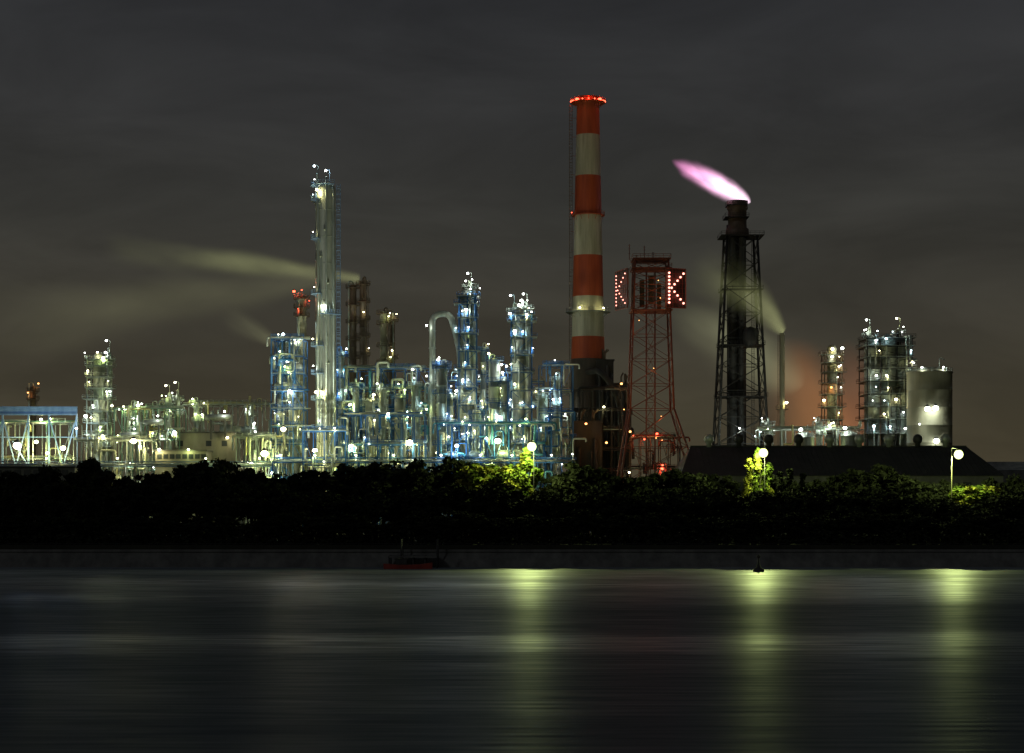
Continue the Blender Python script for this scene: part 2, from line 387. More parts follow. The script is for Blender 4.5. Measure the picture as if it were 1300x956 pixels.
# sea wall, rail
t=thing('sea_wall',(0,400,0),'long dark concrete sea wall along the far water edge','wall')
x0,x1=-420,420
mb=MB(); 
vs=[(x,y,z) for x in(x0,x1) for (y,z) in((397.4,-.9),(400.4,3.2),(401.19,3.2),(401.19,-.9))]
mb.add(vs,[(0,4,5,1),(1,5,6,2),(2,6,7,3),(0,1,2,3),(7,6,5,4)]); mb.build('wall_face','concrete',t)
mb=MB(); mb.box(x0,x1,400.0,401.8,3.202,3.7); mb.build('coping','concrete',t)
t=thing('guard_rail',(0,401.5,3.7),'thin metal guard rail running along the top of the sea wall','railing')
for i in range(62):
    x=-152+i*5; MB().tube((x,401.5,3.7),(x,401.5,4.9),.05,n=4).build('post','dark',t)
for z in(4.3,4.9): MB().tube((-152.5,401.5,z),(153.5,401.5,z),.05,n=4).build('rail','dark',t)

# ---------------------------------------------------------------- sky
wd=bpy.data.worlds.new('World'); sc.world=wd; wd.use_nodes=True; nt=wd.node_tree; nt.nodes.clear(); N=nt.nodes.new; L=nt.links.new
o=N('ShaderNodeOutputWorld'); bg=N('ShaderNodeBackground'); tc=N('ShaderNodeTexCoord'); sp=N('ShaderNodeSeparateXYZ')
L(tc.outputs['Generated'],sp.inputs[0]); rp=N('ShaderNodeValToRGB'); L(sp.outputs['Z'],rp.inputs[0])
cr=rp.color_ramp; cr.elements[0].position=0; cr.elements[0].color=(.062,.050,.029,1); cr.elements[1].position=1; cr.elements[1].color=(.010,.011,.013,1)
for p,c in((.04,(.055,.047,.029)),(.09,(.043,.039,.029)),(.15,(.034,.0335,.0295)),(.20,(.029,.0293,.0292)),(.27,(.023,.024,.0264)),(.5,(.014,.015,.017))):
    e=cr.elements.new(p); e.color=(*c,1)
mp=N('ShaderNodeMapping'); mp.inputs['Scale'].default_value=(3.2,3.2,11); mp.inputs['Rotation'].default_value=(0,.16,0); L(tc.outputs['Generated'],mp.inputs[0])
n=N('ShaderNodeTexNoise'); n.inputs['Scale'].default_value=1.9; n.inputs['Detail'].default_value=6; n.inputs['Roughness'].default_value=.55; n.inputs['Distortion'].default_value=.5; L(mp.outputs[0],n.inputs['Vector'])
mr=N('ShaderNodeMapRange'); mr.inputs['From Min'].default_value=.35; mr.inputs['From Max'].default_value=.75; mr.inputs['To Min'].default_value=.86; mr.inputs['To Max'].default_value=1.38; L(n.outputs[0],mr.inputs['Value'])
vm=N('ShaderNodeVectorMath'); vm.operation='SCALE'; L(rp.outputs[0],vm.inputs[0]); L(mr.outputs[0],vm.inputs['Scale']); L(vm.outputs[0],bg.inputs[0]); bg.inputs[1].default_value=1; L(bg.outputs[0],o.inputs[0])
sd=bpy.data.lights.new('fill_light','SUN'); sd.energy=.10; sd.angle=.1; sd.color=(.92,.97,1); so=bpy.data.objects.new('fill_light',sd); col.objects.link(so); so.rotation_euler=(math.radians(62),0,math.radians(-35))  # weak fill added so dark forms read, no visible source

# ---------------------------------------------------------------- left edge rack
def spot(p,tgt,c,wt,ang,rad=1.):
    d=bpy.data.lights.new('flood_light','SPOT'); d.energy=wt; d.color=LC[c] if isinstance(c,str) else c; d.spot_size=math.radians(ang); d.spot_blend=.9; d.shadow_soft_size=rad
    o=bpy.data.objects.new('flood_light',d); col.objects.link(o); o.location=p; o.rotation_euler=(Vector(tgt)-Vector(p)).to_track_quat('-Z','Y').to_euler()
rack('dense lit pipework sheltered under the pale blue girder at left',-20,99,538,616,7,3,('warm','green','warm'),'galv',('galv','yellowpipe','clad','greenpipe'),nl=12,pw=330,nh=5,nv=24,seed=11,brace=.2,drums=4,lr=(.25,.6),name='pipework',cat='pipework')
Y=603; t=thing('truss_frame',(X(35,Y),Y,GZ),'open blue steel frame with diagonal struts and deep top girder at the far left','steel frame')
a,b=X(-25,Y),X(98,Y)
mb=MB()
for z0_,z1_ in((518,516),(527,525)): mb.box(a,b,Y,Y+.5,Z(z0_,Y),Z(z1_,Y))
mb.box(a,b,Y+.2,Y+.3,Z(525,Y),Z(518,Y)); mb.build('girder','paleblue',t)
for px in(-20,3,36,62,97):
    mb=MB(); mb.beam((X(px,Y),Y+.3,GZ),(X(px,Y),Y+.3,Z(527,Y)),.5); mb.build('post','paleblue',t)
for p0,q0,p1,q1 in((3,530,20,592),(36,530,20,592),(36,592,16,560),(62,530,80,592),(97,530,80,592),(-20,530,-8,592),(3,530,-8,592)):
    MB().beam((X(p0,Y),Y+.3,Z(q0,Y)),(X(p1,Y),Y+.3,Z(q1,Y)),.36).build('strut','paleblue',t)
MB().beam((a,Y+.3,Z(555,Y)),(b,Y+.3,Z(555,Y)),.3).build('cross_beam','paleblue',t)
for px,py,c_,r_ in((22,566,'warm',1.35),(46,561,'green',.65),(80,569,'warm',.85),(97,544,'white',.4),(60,575,'green',.45)): lamp(t,(X(px,598),598,Z(py,598)),c_,2800*r_,r_,off=(0,1.3,-r_-.4))
point(t,(X(30,590),590,Z(538,590)),'blue',1500); point(t,(X(80,590),590,Z(538,590)),'blue',1200)
column('small column with two round platforms rising above the leftmost pipe rack',42,490,7,640,[497,508],'orange','brown',1,90,1,pm='brown',seed=5)
caged('lone silvery tower in a lit frame between the two left pipe units',126,26,450,612,[458,466,480,494,508,523,538,553,568],('white','warm','white','green'),[(0,15,447)],'steel','galv',21,240,2)
column('slim column beside the lone silvery tower at left',139,447,5,618,[458],'white','galv',0,150,1,seed=6,topc='white')
# left process area
rack('low pipe rack with many small lamps just right of the lone silvery tower',150,232,520,606,6,4,('white','green','warm'),'greenpipe',('galv','clad','yellowpipe','steel'),nl=16,pw=150,nh=5,nv=30,seed=31,up=3,drums=7)
rack('low pipe rack with vent pipes behind the beige control building',236,346,515,628,7,4,('green','warm','white'),'galv',('clad','yellowpipe','galv'),nl=15,pw=170,nh=5,nv=30,seed=32,up=4,drums=6)
rack('front knee high pipework left of the beige control building',100,196,560,588,6,2,('warm','green','white'),'galv',('clad','yellowpipe','galv','steel'),depth=7,nl=8,pw=170,nh=4,nv=20,seed=33,drums=3,name='pipework',cat='pipework')
rack('front knee high pipework between beige building and tallest column',302,352,556,590,4,2,('green','warm','green'),'galv',('clad','yellowpipe','galv','steel'),depth=7,nl=6,pw=220,nh=4,nv=14,seed=34,drums=3,name='pipework',cat='pipework')
for i,(px,yt,w_,lb_) in enumerate(((163,521,5,'short silver vessel at the left end of the low process unit'),(176,515,7,'stubby vessel second from the left end of the low process unit'),(214,504,8,'twin headed short column left of the beige control building'),(226,500,6,'short column with hooked vent pipe above the low process unit'),(251,509,6,'short domed vessel right behind the beige control building'),(318,520,7,'short pale vessel near the right end of the low process unit'))):
    column(lb_,px,yt,w_,614+i*2,[yt+8,yt+26],'white' if i%2 else 'green','steel',0,170,2,seed=40+i,name='process_vessel',cat='vessel',topc='warm' if i in(2,3) else None)
for i,(p0,p1,yc,d_,lb_) in enumerate(((154,176,552,8,'horizontal drum lying low at the left of the process unit'),(184,206,536,9,'horizontal pressure drum lying above the left roof of the control building'),(262,292,530,8,'long horizontal drum above the right roof of the control building'),(305,330,556,9,'horizontal drum lying right of the control building'))):
    Y=598; r=d_/2*S(Y); l=(p1-p0)*S(Y); x=X((p0+p1)/2,Y); z=Z(yc,Y)
    t=thing('horizontal_drum',(x,Y,z-r-1),lb_,'drum')
    MB().lathe((x,Y,z),[(.1,-l/2-r*.5),(r*.7,-l/2-r*.35),(r,-l/2),(r,l/2),(r*.7,l/2+r*.35),(.1,l/2+r*.5)],20,axis='x').build('shell','steel',t)
    for s in(-.3,.3): mb=MB(); mb.box(x+s*l-.25,x+s*l+.25,Y-r*.7,Y+r*.7,GZ if yc>540 else z-r-6,z-r*.6); mb.build('saddle','concrete',t)
    mb=MB(); mb.tube((x,Y,z+r*.9),(x,Y,z+r+1.2),.25); mb.tube((x,Y,z+r+1.2),(x,Y,z+r+1.4),.4); mb.build('nozzle','galv',t)
    lamp(t,(x+l*.3,Y-r-.6,z+r+.8),'white',140,.3)
def building(name,label,px0,px1,yt,Y,dep,mat,win,roof='concrete',zb=GZ,cat='building',par=.5):
    x0,x1=X(px0,Y),X(px1,Y); zt=Z(yt,Y); t=thing(name,((x0+x1)/2,Y,zb),label,cat)
    mb=MB(); mb.box(x0,x1,Y,Y+dep,zb,zt); mb.build('wall',mat,t)
    mb=MB(); mb.box(x0-.3,x1+.3,Y-.3,Y+dep+.3,zt+.002,zt+par); mb.build('roof',roof,t)
    for (a,b,c_,d_) in win:
        a,b=X(a,Y),X(b,Y); c_,d_=Z(d_,Y),Z(c_,Y)
        f=MB(); f.box(a-.12,b+.12,Y-.12,Y-.004,c_-.12,d_+.12); fo=f.build('window','dark',t)
        q=MB(); q.box(a,b,Y-.16,Y-.125,c_,d_); q.build('pane','glass',fo)
    return t
t=building('control_building','low beige control building with a row of dark windows among pipes',197,262,573,590,14,'beige',[(200+i*8,205+i*8,577,582) for i in range(8)])
lamp(t,(X(203,590),588.8,Z(571,590)),'warm',500,.5); lamp(t,(X(240,590),588.8,Z(571,590)),'green',350,.35)
t=building('equipment_building','upper beige block behind the low control building',220,300,550,601,10,'beige',[(226,232,560,566),(262,268,560,566),(282,288,560,566)])
lamp(t,(X(222,600),598.8,Z(548,600)),'cool',250,.35); lamp(t,(X(290,600),598,Z(556,600)),'warm',350,.4)
def bridge(label,px0,px1,py,Y,h,mat,np=3,seed=1,sp=9):
    random.seed(seed); x0,x1=X(px0,Y),X(px1,Y); z=Z(py,Y); hh=h*S(Y)
    t=thing('pipe_bridge',((x0+x1)/2,Y,GZ),label,'pipe bridge')
    mb=MB(); n=int((x1-x0)/3.5)
    for y in(Y,Y+4):
        mb.beam((x0,y,z),(x1,y,z),.22); mb.beam((x0,y,z-hh),(x1,y,z-hh),.22)
        for i in range(n):
            a=x0+(x1-x0)*i/n; b=x0+(x1-x0)*(i+1)/n; mb.beam((a,y,z),(b,y,z-hh),.11) if i%2 else mb.beam((a,y,z-hh),(b,y,z),.11)
    mb.build('truss',mat,t)
    x=x0
    while x<=x1: 
        mb=MB(); mb.beam((x,Y,GZ),(x,Y,z-hh),.3); mb.beam((x,Y+4,GZ),(x,Y+4,z-hh),.3); mb.build('leg',mat,t); x+=(x1-x0)/max(1,round((x1-x0)/(sp*3)))
    for k in range(np): MB().tube((x0,Y+.8+k*.9,z-hh+.55),(x1,Y+.8+k*.9,z-hh+.55),U(.2,.35)).build('pipe',random.choice(('galv','clad','steel')),t)
    return t
t=bridge('long low blue pipe bridge passing just above the left treetops',-25,348,586,575,6,'paleblue',3,2)
for px in(60,150,262,330): lamp(t,(X(px,574),573,Z(582,574)),'warm' if px<200 else 'green',260,.3)

# ---------------------------------------------------------------- main cluster
MIX=('white','cool','white','green','cool','warm')
BP=('galv','steel','blue','clad','cyan','clad')
rack('tall narrow blue pipe rack hugging the left of the tallest column',347,388,432,598,3,11,('white','cool','warm','green'),'blue',('galv','clad','blue','steel'),depth=10,nl=16,pw=170,nh=3,nv=32,seed=51,drums=6)
column('tallest silvery distillation column with platforms up its left side',414,232,24,590,[(236,2.2,5.4),(254,2.6,4.2),(304,2.6,4.2),(374,2.6,4.4),(400,4.4,6.4),(440,2.6,4.6),(475,2.6,4.6),(508,2.6,4.6),(545,2.6,4.6)],('white','white','warm'),'silver',1,300,1,seed=52,topc='white',pr=1.3,pm='paleblue',lampf=1.,flanges=False,big=True)
column('slim column ending level with the top deck of the tallest column',403,226,5,598,[(256,2.4,4.6)],'cool','galv',0,120,1,seed=53,topc='cool',pr=.9)
column('column with a red lit crown left of the tallest column',383,376,12,604,[380,391,402],'red','tan',0,190,2,dome=False,seed=54,pr=1.1,pm='brown')
column('pale column below the red lit crown',372,432,11,600,[440,470,505,540],('white','warm'),'steel',-1,240,2,seed=55,pr=1.1)
column('leftmost slim column of the main cluster with blue platforms',357,430,10,606,[434,465,500,535,565],MIX,'steel',-1,220,2,seed=56,pm='blue',pr=1.1)
column('dark flue stack, left one of the pair behind the tallest column',448,362,9,622,[366,388,410,432,455],'warm','brown',0,60,1,dome=False,seed=57,pm='brown',name='flue_stack',cat='stack',lampf=.35)
column('dark flue stack, right one of the pair behind the tallest column',461,357,9,622,[362,384,406,428,452],'warm','brown',1,60,1,dome=False,seed=58,pm='brown',name='flue_stack',cat='stack',lampf=.35)
column('slender dark stack with crown platform right of the flue pair',488,396,11,618,[399,412,440,462],'green','tan',1,130,2,dome=False,seed=59,pm='brown',name='flue_stack',cat='stack',lampf=.8)
column('short column standing just right of the slender dark stack',498,400,7,622,[408,455],'warm','brown',0,110,1,seed=60,pm='brown')
rack('upper lit deck of the furnace block carrying loops of silver pipe',440,546,470,608,7,8,('white','green','green','cool','warm'),'blue',BP,depth=13,nl=25,pw=200,nh=5,nv=60,seed=61,up=3,drums=11,name='furnace_structure',cat='process structure')
rack('front steel structure with blue walkways below the furnace deck',436,540,528,586,7,4,('white','green','cool','warm'),'blue',('galv','clad','blue','steel'),depth=9,nl=13,pw=190,nh=4,nv=38,seed=62,drums=7,name='process_structure',cat='process structure')
rack('far layer of warm lit pipework seen through the furnace block',436,560,492,640,8,6,('warm','green','warm'),'clad',('clad','yellowpipe','galv'),depth=12,nl=13,pw=330,nh=5,nv=30,seed=63,drums=5,bw=.4,name='pipework',cat='pipework')
column('silver column standing behind the furnace deck railings',433,445,9,612,[452,480,510],'cool','clad',0,220,2,seed=63,pm='blue')
for i,(px,yt,w_,c_,lb_) in enumerate(((452,486,9,'green','upright vessel in the furnace block nearest the flue pair'),(470,505,12,'warm','stout upright vessel below the right flue stack'),(486,492,8,'white','slim upright vessel below the slender dark stack'),(507,500,13,'green','stout upright vessel in the middle right of the furnace block'),(527,484,9,'cool','upright vessel at the right of the furnace block'),(571,500,9,'white','upright vessel close behind the curved duct'),(640,478,8,'white','slim upright vessel right of the stout silver column'),(690,500,11,'cool','upright vessel below the right side of the decked blue tower'),(706,478,8,'cool','upright vessel left of the chimney foot'),(605,520,12,'warm','squat vessel at the foot of the lamp crowned blue tower'))):
    column(lb_,px,yt,w_,597,[yt+6,yt+38],c_,'clad' if i%2 else 'steel',(-1)**i,210,3,seed=140+i,name='process_vessel',cat='vessel',pm='galv' if i%3 else 'blue',topc='white' if i in(4,6) else None)
t=thing('overhead_duct',(X(550,600),600,GZ),'silver duct curving over in an upside down U','duct')
Y=600; pts=bend([(X(549,Y),Y,GZ),(X(549,Y),Y,Z(400,Y)),(X(571,Y),Y+1,Z(397,Y)),(X(579,Y),Y+1,Z(425,Y)),(X(584,Y),Y+1,Z(448,Y)),(X(584,Y),Y+1,Z(540,Y))],3.4,7)
MB().sweep(pts,1.0,16).build('duct','steel',t)
for py in range(420,580,22): MB().ring((X(549,Y),Y,Z(py,Y)),1.03,.14,20,5).build('flange','galv',t)
for py,c in((414,'white'),(478,'white'),(520,'green')): lamp(t,(X(542,Y),Y-2.2,Z(py,Y)),c,170,.3)
column('cylindrical vessel with ring platforms under the curved duct',561,462,14,596,[464,468,500,535,565],MIX,'steel',1,260,2,seed=70,pm='blue',pr=1.4)
caged('blue framed tower crowned with bright lamps right of the curved duct',594,22,372,602,[378,388,405,425,447,470,493,515,538,560],('white','cool','white','warm'),[(-2,14,366),(7,6,385)],'steel','blue',71,290,2,npipe=14)
column('pale column topping the blue framed tower',597,362,8,606,[(366,0,6.2),(392,0,6.2)],'white','galv',1,260,1,seed=72,topc='white',pm='galv')
column('stout silver column between the two blue framed towers',628,455,14,598,[458,485,512,540,565],('white','green','cool'),'steel',-1,290,3,seed=73,pm='blue')
column('slender column right behind the stout silver column',613,440,6,606,[446,476,520],'warm','galv',0,200,2,seed=74,pm='blue')
caged('blue framed tower with stacked decks left of the striped chimney',662,26,398,604,[402,410,430,452,474,497,520,542,565],('white','cool','white','warm'),[(-4,14,390),(8,8,402)],'steel','blue',75,290,2,npipe=14)
column('twin topped column rising out of the decked blue tower',668,388,6,609,[(392,0,6.2),(405,0,6.2)],'white','galv',0,240,1,seed=76,topc='white')
column('slim column at the left corner of the decked blue tower',652,390,5,607,[(396,0,6.2)],'white','galv',0,200,1,seed=77,topc='cool')
rack('wide blue pipe rack filling the gap between the blue framed towers',548,690,486,616,9,6,MIX,'blue',BP,depth=14,nl=24,pw=200,nh=5,nv=60,seed=78,up=4,drums=10)
rack('front low pipe structure under the blue framed towers',556,700,540,588,8,3,('cool','white','green','warm'),'blue',('galv','cyan','blue','clad'),depth=9,nl=15,pw=190,nh=4,nv=38,seed=79,drums=9,name='process_structure',cat='process structure')
rack('far layer of pale lit pipework seen between the blue framed towers',556,724,500,642,9,5,('warm','white','green'),'galv',('clad','yellowpipe','galv'),depth=12,nl=12,pw=300,nh=5,nv=30,seed=83,drums=5,bw=.4,name='pipework',cat='pipework')
rack('dim blue pipe rack next to the foot of the striped chimney',684,727,466,600,3,7,('cool','blue','white'),'blue',('blue','blue','steel'),depth=10,nl=7,pw=110,nh=3,nv=22,seed=80,up=2,bw=.22)
rack('pipe structure at the foot of the tallest column',386,440,548,576,4,3,('white','green','warm'),'blue',('galv','steel','clad','yellowpipe'),depth=7,nl=8,pw=190,nh=3,nv=16,seed=81,drums=2,name='process_structure',cat='process structure')
t=bridge('blue pipe bridge crossing the main cluster above the treetops',346,730,581,572,6,'blue',3,4)
for px in(356,400,452,500,560,610,650,700): lamp(t,(X(px,571),570.5,Z(578,571)),random.choice(('white','green','warm')),240,.3)
for px,py,c,r_,l_ in((632,560,'green',1.0,'floodlight mast glaring under the stout silver column'),(400,572,'warm',.8,'floodlight mast at the foot of the tallest column'),(446,566,'green',.6,'floodlight mast in front of the furnace block, left one'),(520,562,'warm',1.0,'floodlight mast in front of the furnace block, right one'),(580,566,'cool',.6,'floodlight mast under the curved duct'),(360,545,'warm',.8,'floodlight mast at the left corner of the main cluster'),(170,560,'warm',.9,'floodlight mast between lone tower and beige building'),(336,576,'green',1.1,'floodlight mast right of the beige building')):
    Y=580; t=thing('floodlight_mast',(X(px,Y),Y,GZ),l_,'floodlight')
    MB().tube((X(px,Y),Y,GZ),(X(px,Y),Y,Z(py,Y)+.5),.16,.1).build('mast','dark',t); lamp(t,(X(px,Y),Y-.5,Z(py,Y)),c,3400*r_,r_,off=(0,1,-r_-.45))
x=X(414,590); spot((X(396,540),540,12),(x,590,70),(.94,1,.78),125000,58)

# ---------------------------------------------------------------- striped chimney
Y=640; x=X(746.5,Y)+.0; s=S(Y)
t=thing('striped_chimney',(x,Y,GZ),'towering red and white striped chimney with red lamps around its rim','chimney')
def rw(py): return (14.2+(py-133)/(428-133)*(20.5-14.2))*s if py<455 else (20.5+(py-428)*.03)*s
prof=[]
ys=[673,560,456,428,377,325,274,224,172,134]; mis=[2,2,0,1,0,1,0,1,0]
for i,py in enumerate(ys): prof.append((rw(py),max(0,Z(py,Y)-GZ))); 
prof+= [(rw(134)*1.12,Z(132,Y)-GZ),(rw(134)*1.12,Z(124,Y)-GZ),(rw(134)*.95,Z(123.5,Y)-GZ),(rw(134)*.9,Z(134,Y)-GZ)]; mis+=[0,0,2,2]
MB().lathe((x,Y,GZ),prof,40,mis).build('shaft',['chred','chwhite','chdark'],t)
for py,e in((131,1.5),(274,.5),(397,1.7)):
    rr=rw(py); pb=MB(); pb.annulus((x,Y,Z(py,Y)),rr+.02 if py>140 else rr*1.13,rr+e+.6,.2,28); rl=MB(); rail_ring(rl,(x,Y,Z(py,Y)+.2),rr+e+.5,n=24)
    for k in range(12):
        a=k*math.pi/6; d=Vector((math.cos(a),math.sin(a),0)); pb.beam(Vector((x,Y,Z(py,Y)-1.6))+d*rr,Vector((x,Y,Z(py,Y)))+d*(rr+e+.3),.12)
    po=pb.build('platform','chred' if py<300 else 'steel',t); rl.build('railing','chred' if py<300 else 'steel',po)
ladder(x-rw(300)-1.1,Y,GZ,Z(133,Y),.5,1,.13).build('ladder','brown',t)
mb=MB()
for py in range(150,450,24): mb.beam((x-rw(300)-1.1,Y,Z(py,Y)),(x-rw(py)+.1,Y,Z(py,Y)),.12)
mb.build('ladder_bracket','rust',t)
for k in range(9):
    a=-math.pi+k*math.pi/8; lamp(t,(x+math.cos(a)*(rw(131)+1.6),Y+math.sin(a)*(rw(131)+1.6),Z(129,Y)),'red',260,.65 if k in(0,8,2,6) else .25,light=k%2==0,off=(math.cos(a)*.9,math.sin(a)*.9,.1))
lamp(t,(x-rw(274)-1,Y-2,Z(271,Y)),'red',60,.2,light=False)
lamp(t,(x-3,Y-rw(397)-1.2,Z(393,Y)),'warm',260,.3); lamp(t,(x+5,Y-rw(397),Z(393,Y)),'warm',180,.25)
spot((X(650,560),560,14),(x,Y,70),(1,.90,.52),27000,50); spot((X(690,540),540,14),(x,Y,118),(1,.88,.50),47000,34)
for i,(a_,b_,yt_,Y_,d_,lb_) in enumerate(((727,756,468,650,14,'tall dark block of the boiler house hard against the chimney'),(757,779,458,634,14,'highest dark block of the boiler house right of the chimney'),(780,801,488,628,14,'stepped lower dark block of the boiler house beside the letter tower'),(728,764,536,610,12,'low dark annex in front of the chimney foot'))):
    tt=building('boiler_house',lb_,a_,b_,yt_,Y_,d_,'dark',[],'dark'); random.seed(400+i)
    for k in range(3):
        xx=X(U(a_+3,b_-3),Y_); MB().sweep(bend([(xx,Y_+3,Z(yt_,Y_)),(xx,Y_+3,Z(yt_,Y_)+U(2,4)),(xx+U(-2,2),Y_+3,Z(yt_,Y_)+U(2,4.5))],.5),U(.2,.5),8).build('vent_pipe','brown',tt)
    for k in range(3):
        xx=X(U(a_+2,b_-2),Y_); MB().sweep(bend([(xx,Y_+.2,Z(U(yt_+5,yt_+40),Y_)),(xx,Y_-1.2,Z(U(yt_+5,yt_+40),Y_)),(xx,Y_-1.2,GZ)],.5),U(.3,.7),8).build('wall_duct','dark',tt)
rack('dark pipe structure in front of the boiler house',728,800,496,618,6,7,('orange','warm','orange'),'dark',('brown','dark','dark'),depth=8,nl=8,pw=55,nh=3,nv=34,seed=90,drums=2,name='process_structure',cat='process structure')
t=thing('flue_duct',(X(765,620),620,GZ),'dark bent flue duct running from the chimney foot to the right','duct')
Y=624; MB().sweep(bend([(X(748,Y),Y+8,Z(470,Y)),(X(760,Y),Y,Z(470,Y)),(X(774,Y),Y,Z(484,Y)),(X(788,Y),Y,Z(515,Y)),(X(788,Y),Y,GZ)],4,6),1.0,16).build('duct','dark',t)
for px,py in((744,538),(770,562),(800,548),(832,556)): lamp(t,(X(px,603),603,Z(py,603)),'orange',300,.38)
rack('low rust coloured pipe structure behind the foot of the letter tower',800,862,556,612,5,3,('orange','red','orange'),'brown',('rust','brown','dark'),depth=8,nl=8,pw=120,nh=2,nv=16,seed=91,name='process_structure',cat='process structure')

# ---------------------------------------------------------------- K letter tower
Y=566; s=S(Y); x=X(826,Y)
t=thing('letter_tower',(x,Y,GZ),'rusty red lattice tower carrying two bulb lit letter K signs','tower')
zk=Z(520,Y)
mb=MB(); lattice(mb,x,Y,GZ,zk,128*s,55*s,3,.34,.16,.9,sh=14*s); mb.build('splayed_base','rust',t)
mb=MB(); lattice(mb,x,Y,zk,Z(395,Y),55*s,46*s,4,.30,.14); mb.build('lower_mast','rust',t)
mb=MB(); lattice(mb,x,Y,Z(395,Y),Z(332,Y),46*s,42*s,4,.32,.18); mb.build('upper_mast','rust',t)
mb=MB(); lattice(mb,x,Y,GZ,Z(345,Y),11*s,11*s,16,.16,.07); mb.build('cable_riser','rust',t)
for py,e in((395,4),(342,3),(330,2)):
    w_=(22+e)*s; pb=MB(); pb.box(x-w_,x+w_,Y-w_,Y+w_,Z(py,Y)-.25,Z(py,Y)); po=pb.build('platform','rust',t)
    rl=MB(); rail_box(rl,x-w_,x+w_,Y-w_,Y+w_,Z(py,Y)); rl.build('railing','rust',po)
for q_ in((-14,-8,356,390),(-3,4,350,386),(8,13,360,392)):
    mb=MB(); mb.box(x+q_[0]*s,x+q_[1]*s,Y-3*s,Y+3*s,Z(q_[3],Y),Z(q_[2],Y)); mb.build('equipment_cabinet','dark',t)
for dx,h in((-27,310),(-18,324),(-8,312),(3,320),(12,326)):
    mb=MB(); mb.tube((x+dx*s,Y,Z(330,Y)),(x+dx*s,Y,Z(h,Y)),.12,n=5)
    for q in(.4,.7,.9): zz=Z(330,Y)+(Z(h,Y)-Z(330,Y))*q; mb.beam((x+dx*s-.5,Y,zz),(x+dx*s+.5,Y,zz),.07)
    mb.build('antenna','rust',t)
def Kpts(): 
    L_=[(0,v/8) for v in range(9)]
    L_+=[(.16+.21*i,.5+.125*i) for i in range(1,5)]+[(.16+.21*i,.5-.125*i) for i in range(1,5)]+[(.17,.5)]
    return L_
def sign(xa,ya,xb,yb,zt,zb,label,br):
    a=Vector((xa,ya,0)); b=Vector((xb,yb,0)); d=b-a; nrm=Vector((d.y,-d.x,0)).normalized()
    f=MB()
    for i in range(7):
        q=a+d*i/6; f.beam(q+Vector((0,0,zb)),q+Vector((0,0,zt)),.07 if 0<i<6 else .25)
    for i in range(9):
        zz=zb+(zt-zb)*i/8; f.beam(a+Vector((0,0,zz)),b+Vector((0,0,zz)),.07 if 0<i<8 else .25)
    fo=f.build('sign_frame','rust',t)
    bk=MB(); off=-nrm*.35; bk.add([a+off+Vector((0,0,zb)),b+off+Vector((0,0,zb)),b+off+Vector((0,0,zt)),a+off+Vector((0,0,zt)),a+off*1.4+Vector((0,0,zb)),b+off*1.4+Vector((0,0,zb)),b+off*1.4+Vector((0,0,zt)),a+off*1.4+Vector((0,0,zt))],[(0,1,2,3),(7,6,5,4),(0,4,5,1),(3,2,6,7),(0,3,7,4),(1,5,6,2)]); bk.build('backing_panel','dark',fo)
    l=MB()
    for u,v in Kpts():
        q=a+d*(.14+.72*u)+nrm*.3+Vector((0,0,zb+(zt-zb)*(.12+.76*v))); l.ball(q,br,8)
    l.build('letter','lamp_pink',fo,label=label)
    c=(a+b)/2+nrm*1.8+Vector((0,0,(zt+zb)/2)); point(t,c+Vector((0,0,2.5)),'red',75); point(t,c-Vector((0,0,2.5)),'red',75)
sign(X(782,Y),Y+3,X(795,Y),Y-6.5,Z(344,Y),Z(393,Y),'foreshortened letter K on the left face',.2)
sign(X(843,Y),Y-7,X(869,Y),Y-4,Z(344,Y),Z(393,Y),'letter K of pink white bulbs on the right face',.33)
for (py,c) in((360,'orange'),(382,'orange'),(410,'orange'),(470,'orange'),(530,'orange'),(560,'orange')): lamp(t,(x+U(-4,4),Y-8,Z(py,Y)),c,120,.13)
spot((X(800,530),530,10),(x,Y,56),(1,.34,.14),10000,44)

# ---------------------------------------------------------------- flare stack tower
Y=650; s=S(Y); x=X(940,Y)
t=thing('flare_tower',(x,Y,GZ),'dark four legged lattice tower holding the burning flare stack','flare tower')
mb=MB(); lattice(mb,x,Y,GZ,Z(302,Y),72*s,38*s,11,.50,.24,.95); mb.build('lattice_mast','dark',t)
for dx,dy,r_ in((-5,0,1.5),(5,-3,1.1),(0,6,1.3),(9,4,.8),(-10,4,.7)):
    zt=Z(257 if dx<6 and dx>-6 else 285,Y); mb=MB(); mb.lathe((x+(dx-4)*s,Y+dy*.35,GZ),[(r_,0),(r_,zt-GZ-3),(r_*1.25,zt-GZ-2.6),(r_*1.25,zt-GZ)],14); mb.build('riser_pipe','dark',t)
mb=MB(); mb.lathe((X(936,Y),Y,Z(302,Y)),[(4.2,0),(3.9,3),(3.2,3.4),(3.2,9.5),(3.6,9.8),(3.6,12.6),(2.6,12.6)],18); mb.build('flare_tip','brown',t)
for py,w_ in((302,27),(278,18),(262,15),(370,26),(440,28),(505,31)):
    pb=MB(); pb.box(x-w_*s-(.8 if py<300 else 0),x+w_*s*(.5 if py<300 else 1),Y-w_*s,Y+w_*s*.8,Z(py,Y),Z(py,Y)+.2); po=pb.build('platform','dark',t)
    rl=MB(); rail_box(rl,x-w_*s-(.8 if py<300 else 0),x+w_*s*(.5 if py<300 else 1),Y-w_*s,Y+w_*s*.8,Z(py,Y)+.2,st=1.6); rl.build('railing','dark',po)
ladder(x+14*s,Y-15*s,GZ,Z(302,Y),.5).build('ladder','dark',t)
mb=MB(); mb.lathe((X(949,Y),Y-8,Z(443,Y)),[(.1,0),(2.2,.6),(2.6,2.5),(2.6,4.5),(2.2,6.2),(.1,7)],16); mb.build('seal_drum','dark',t)
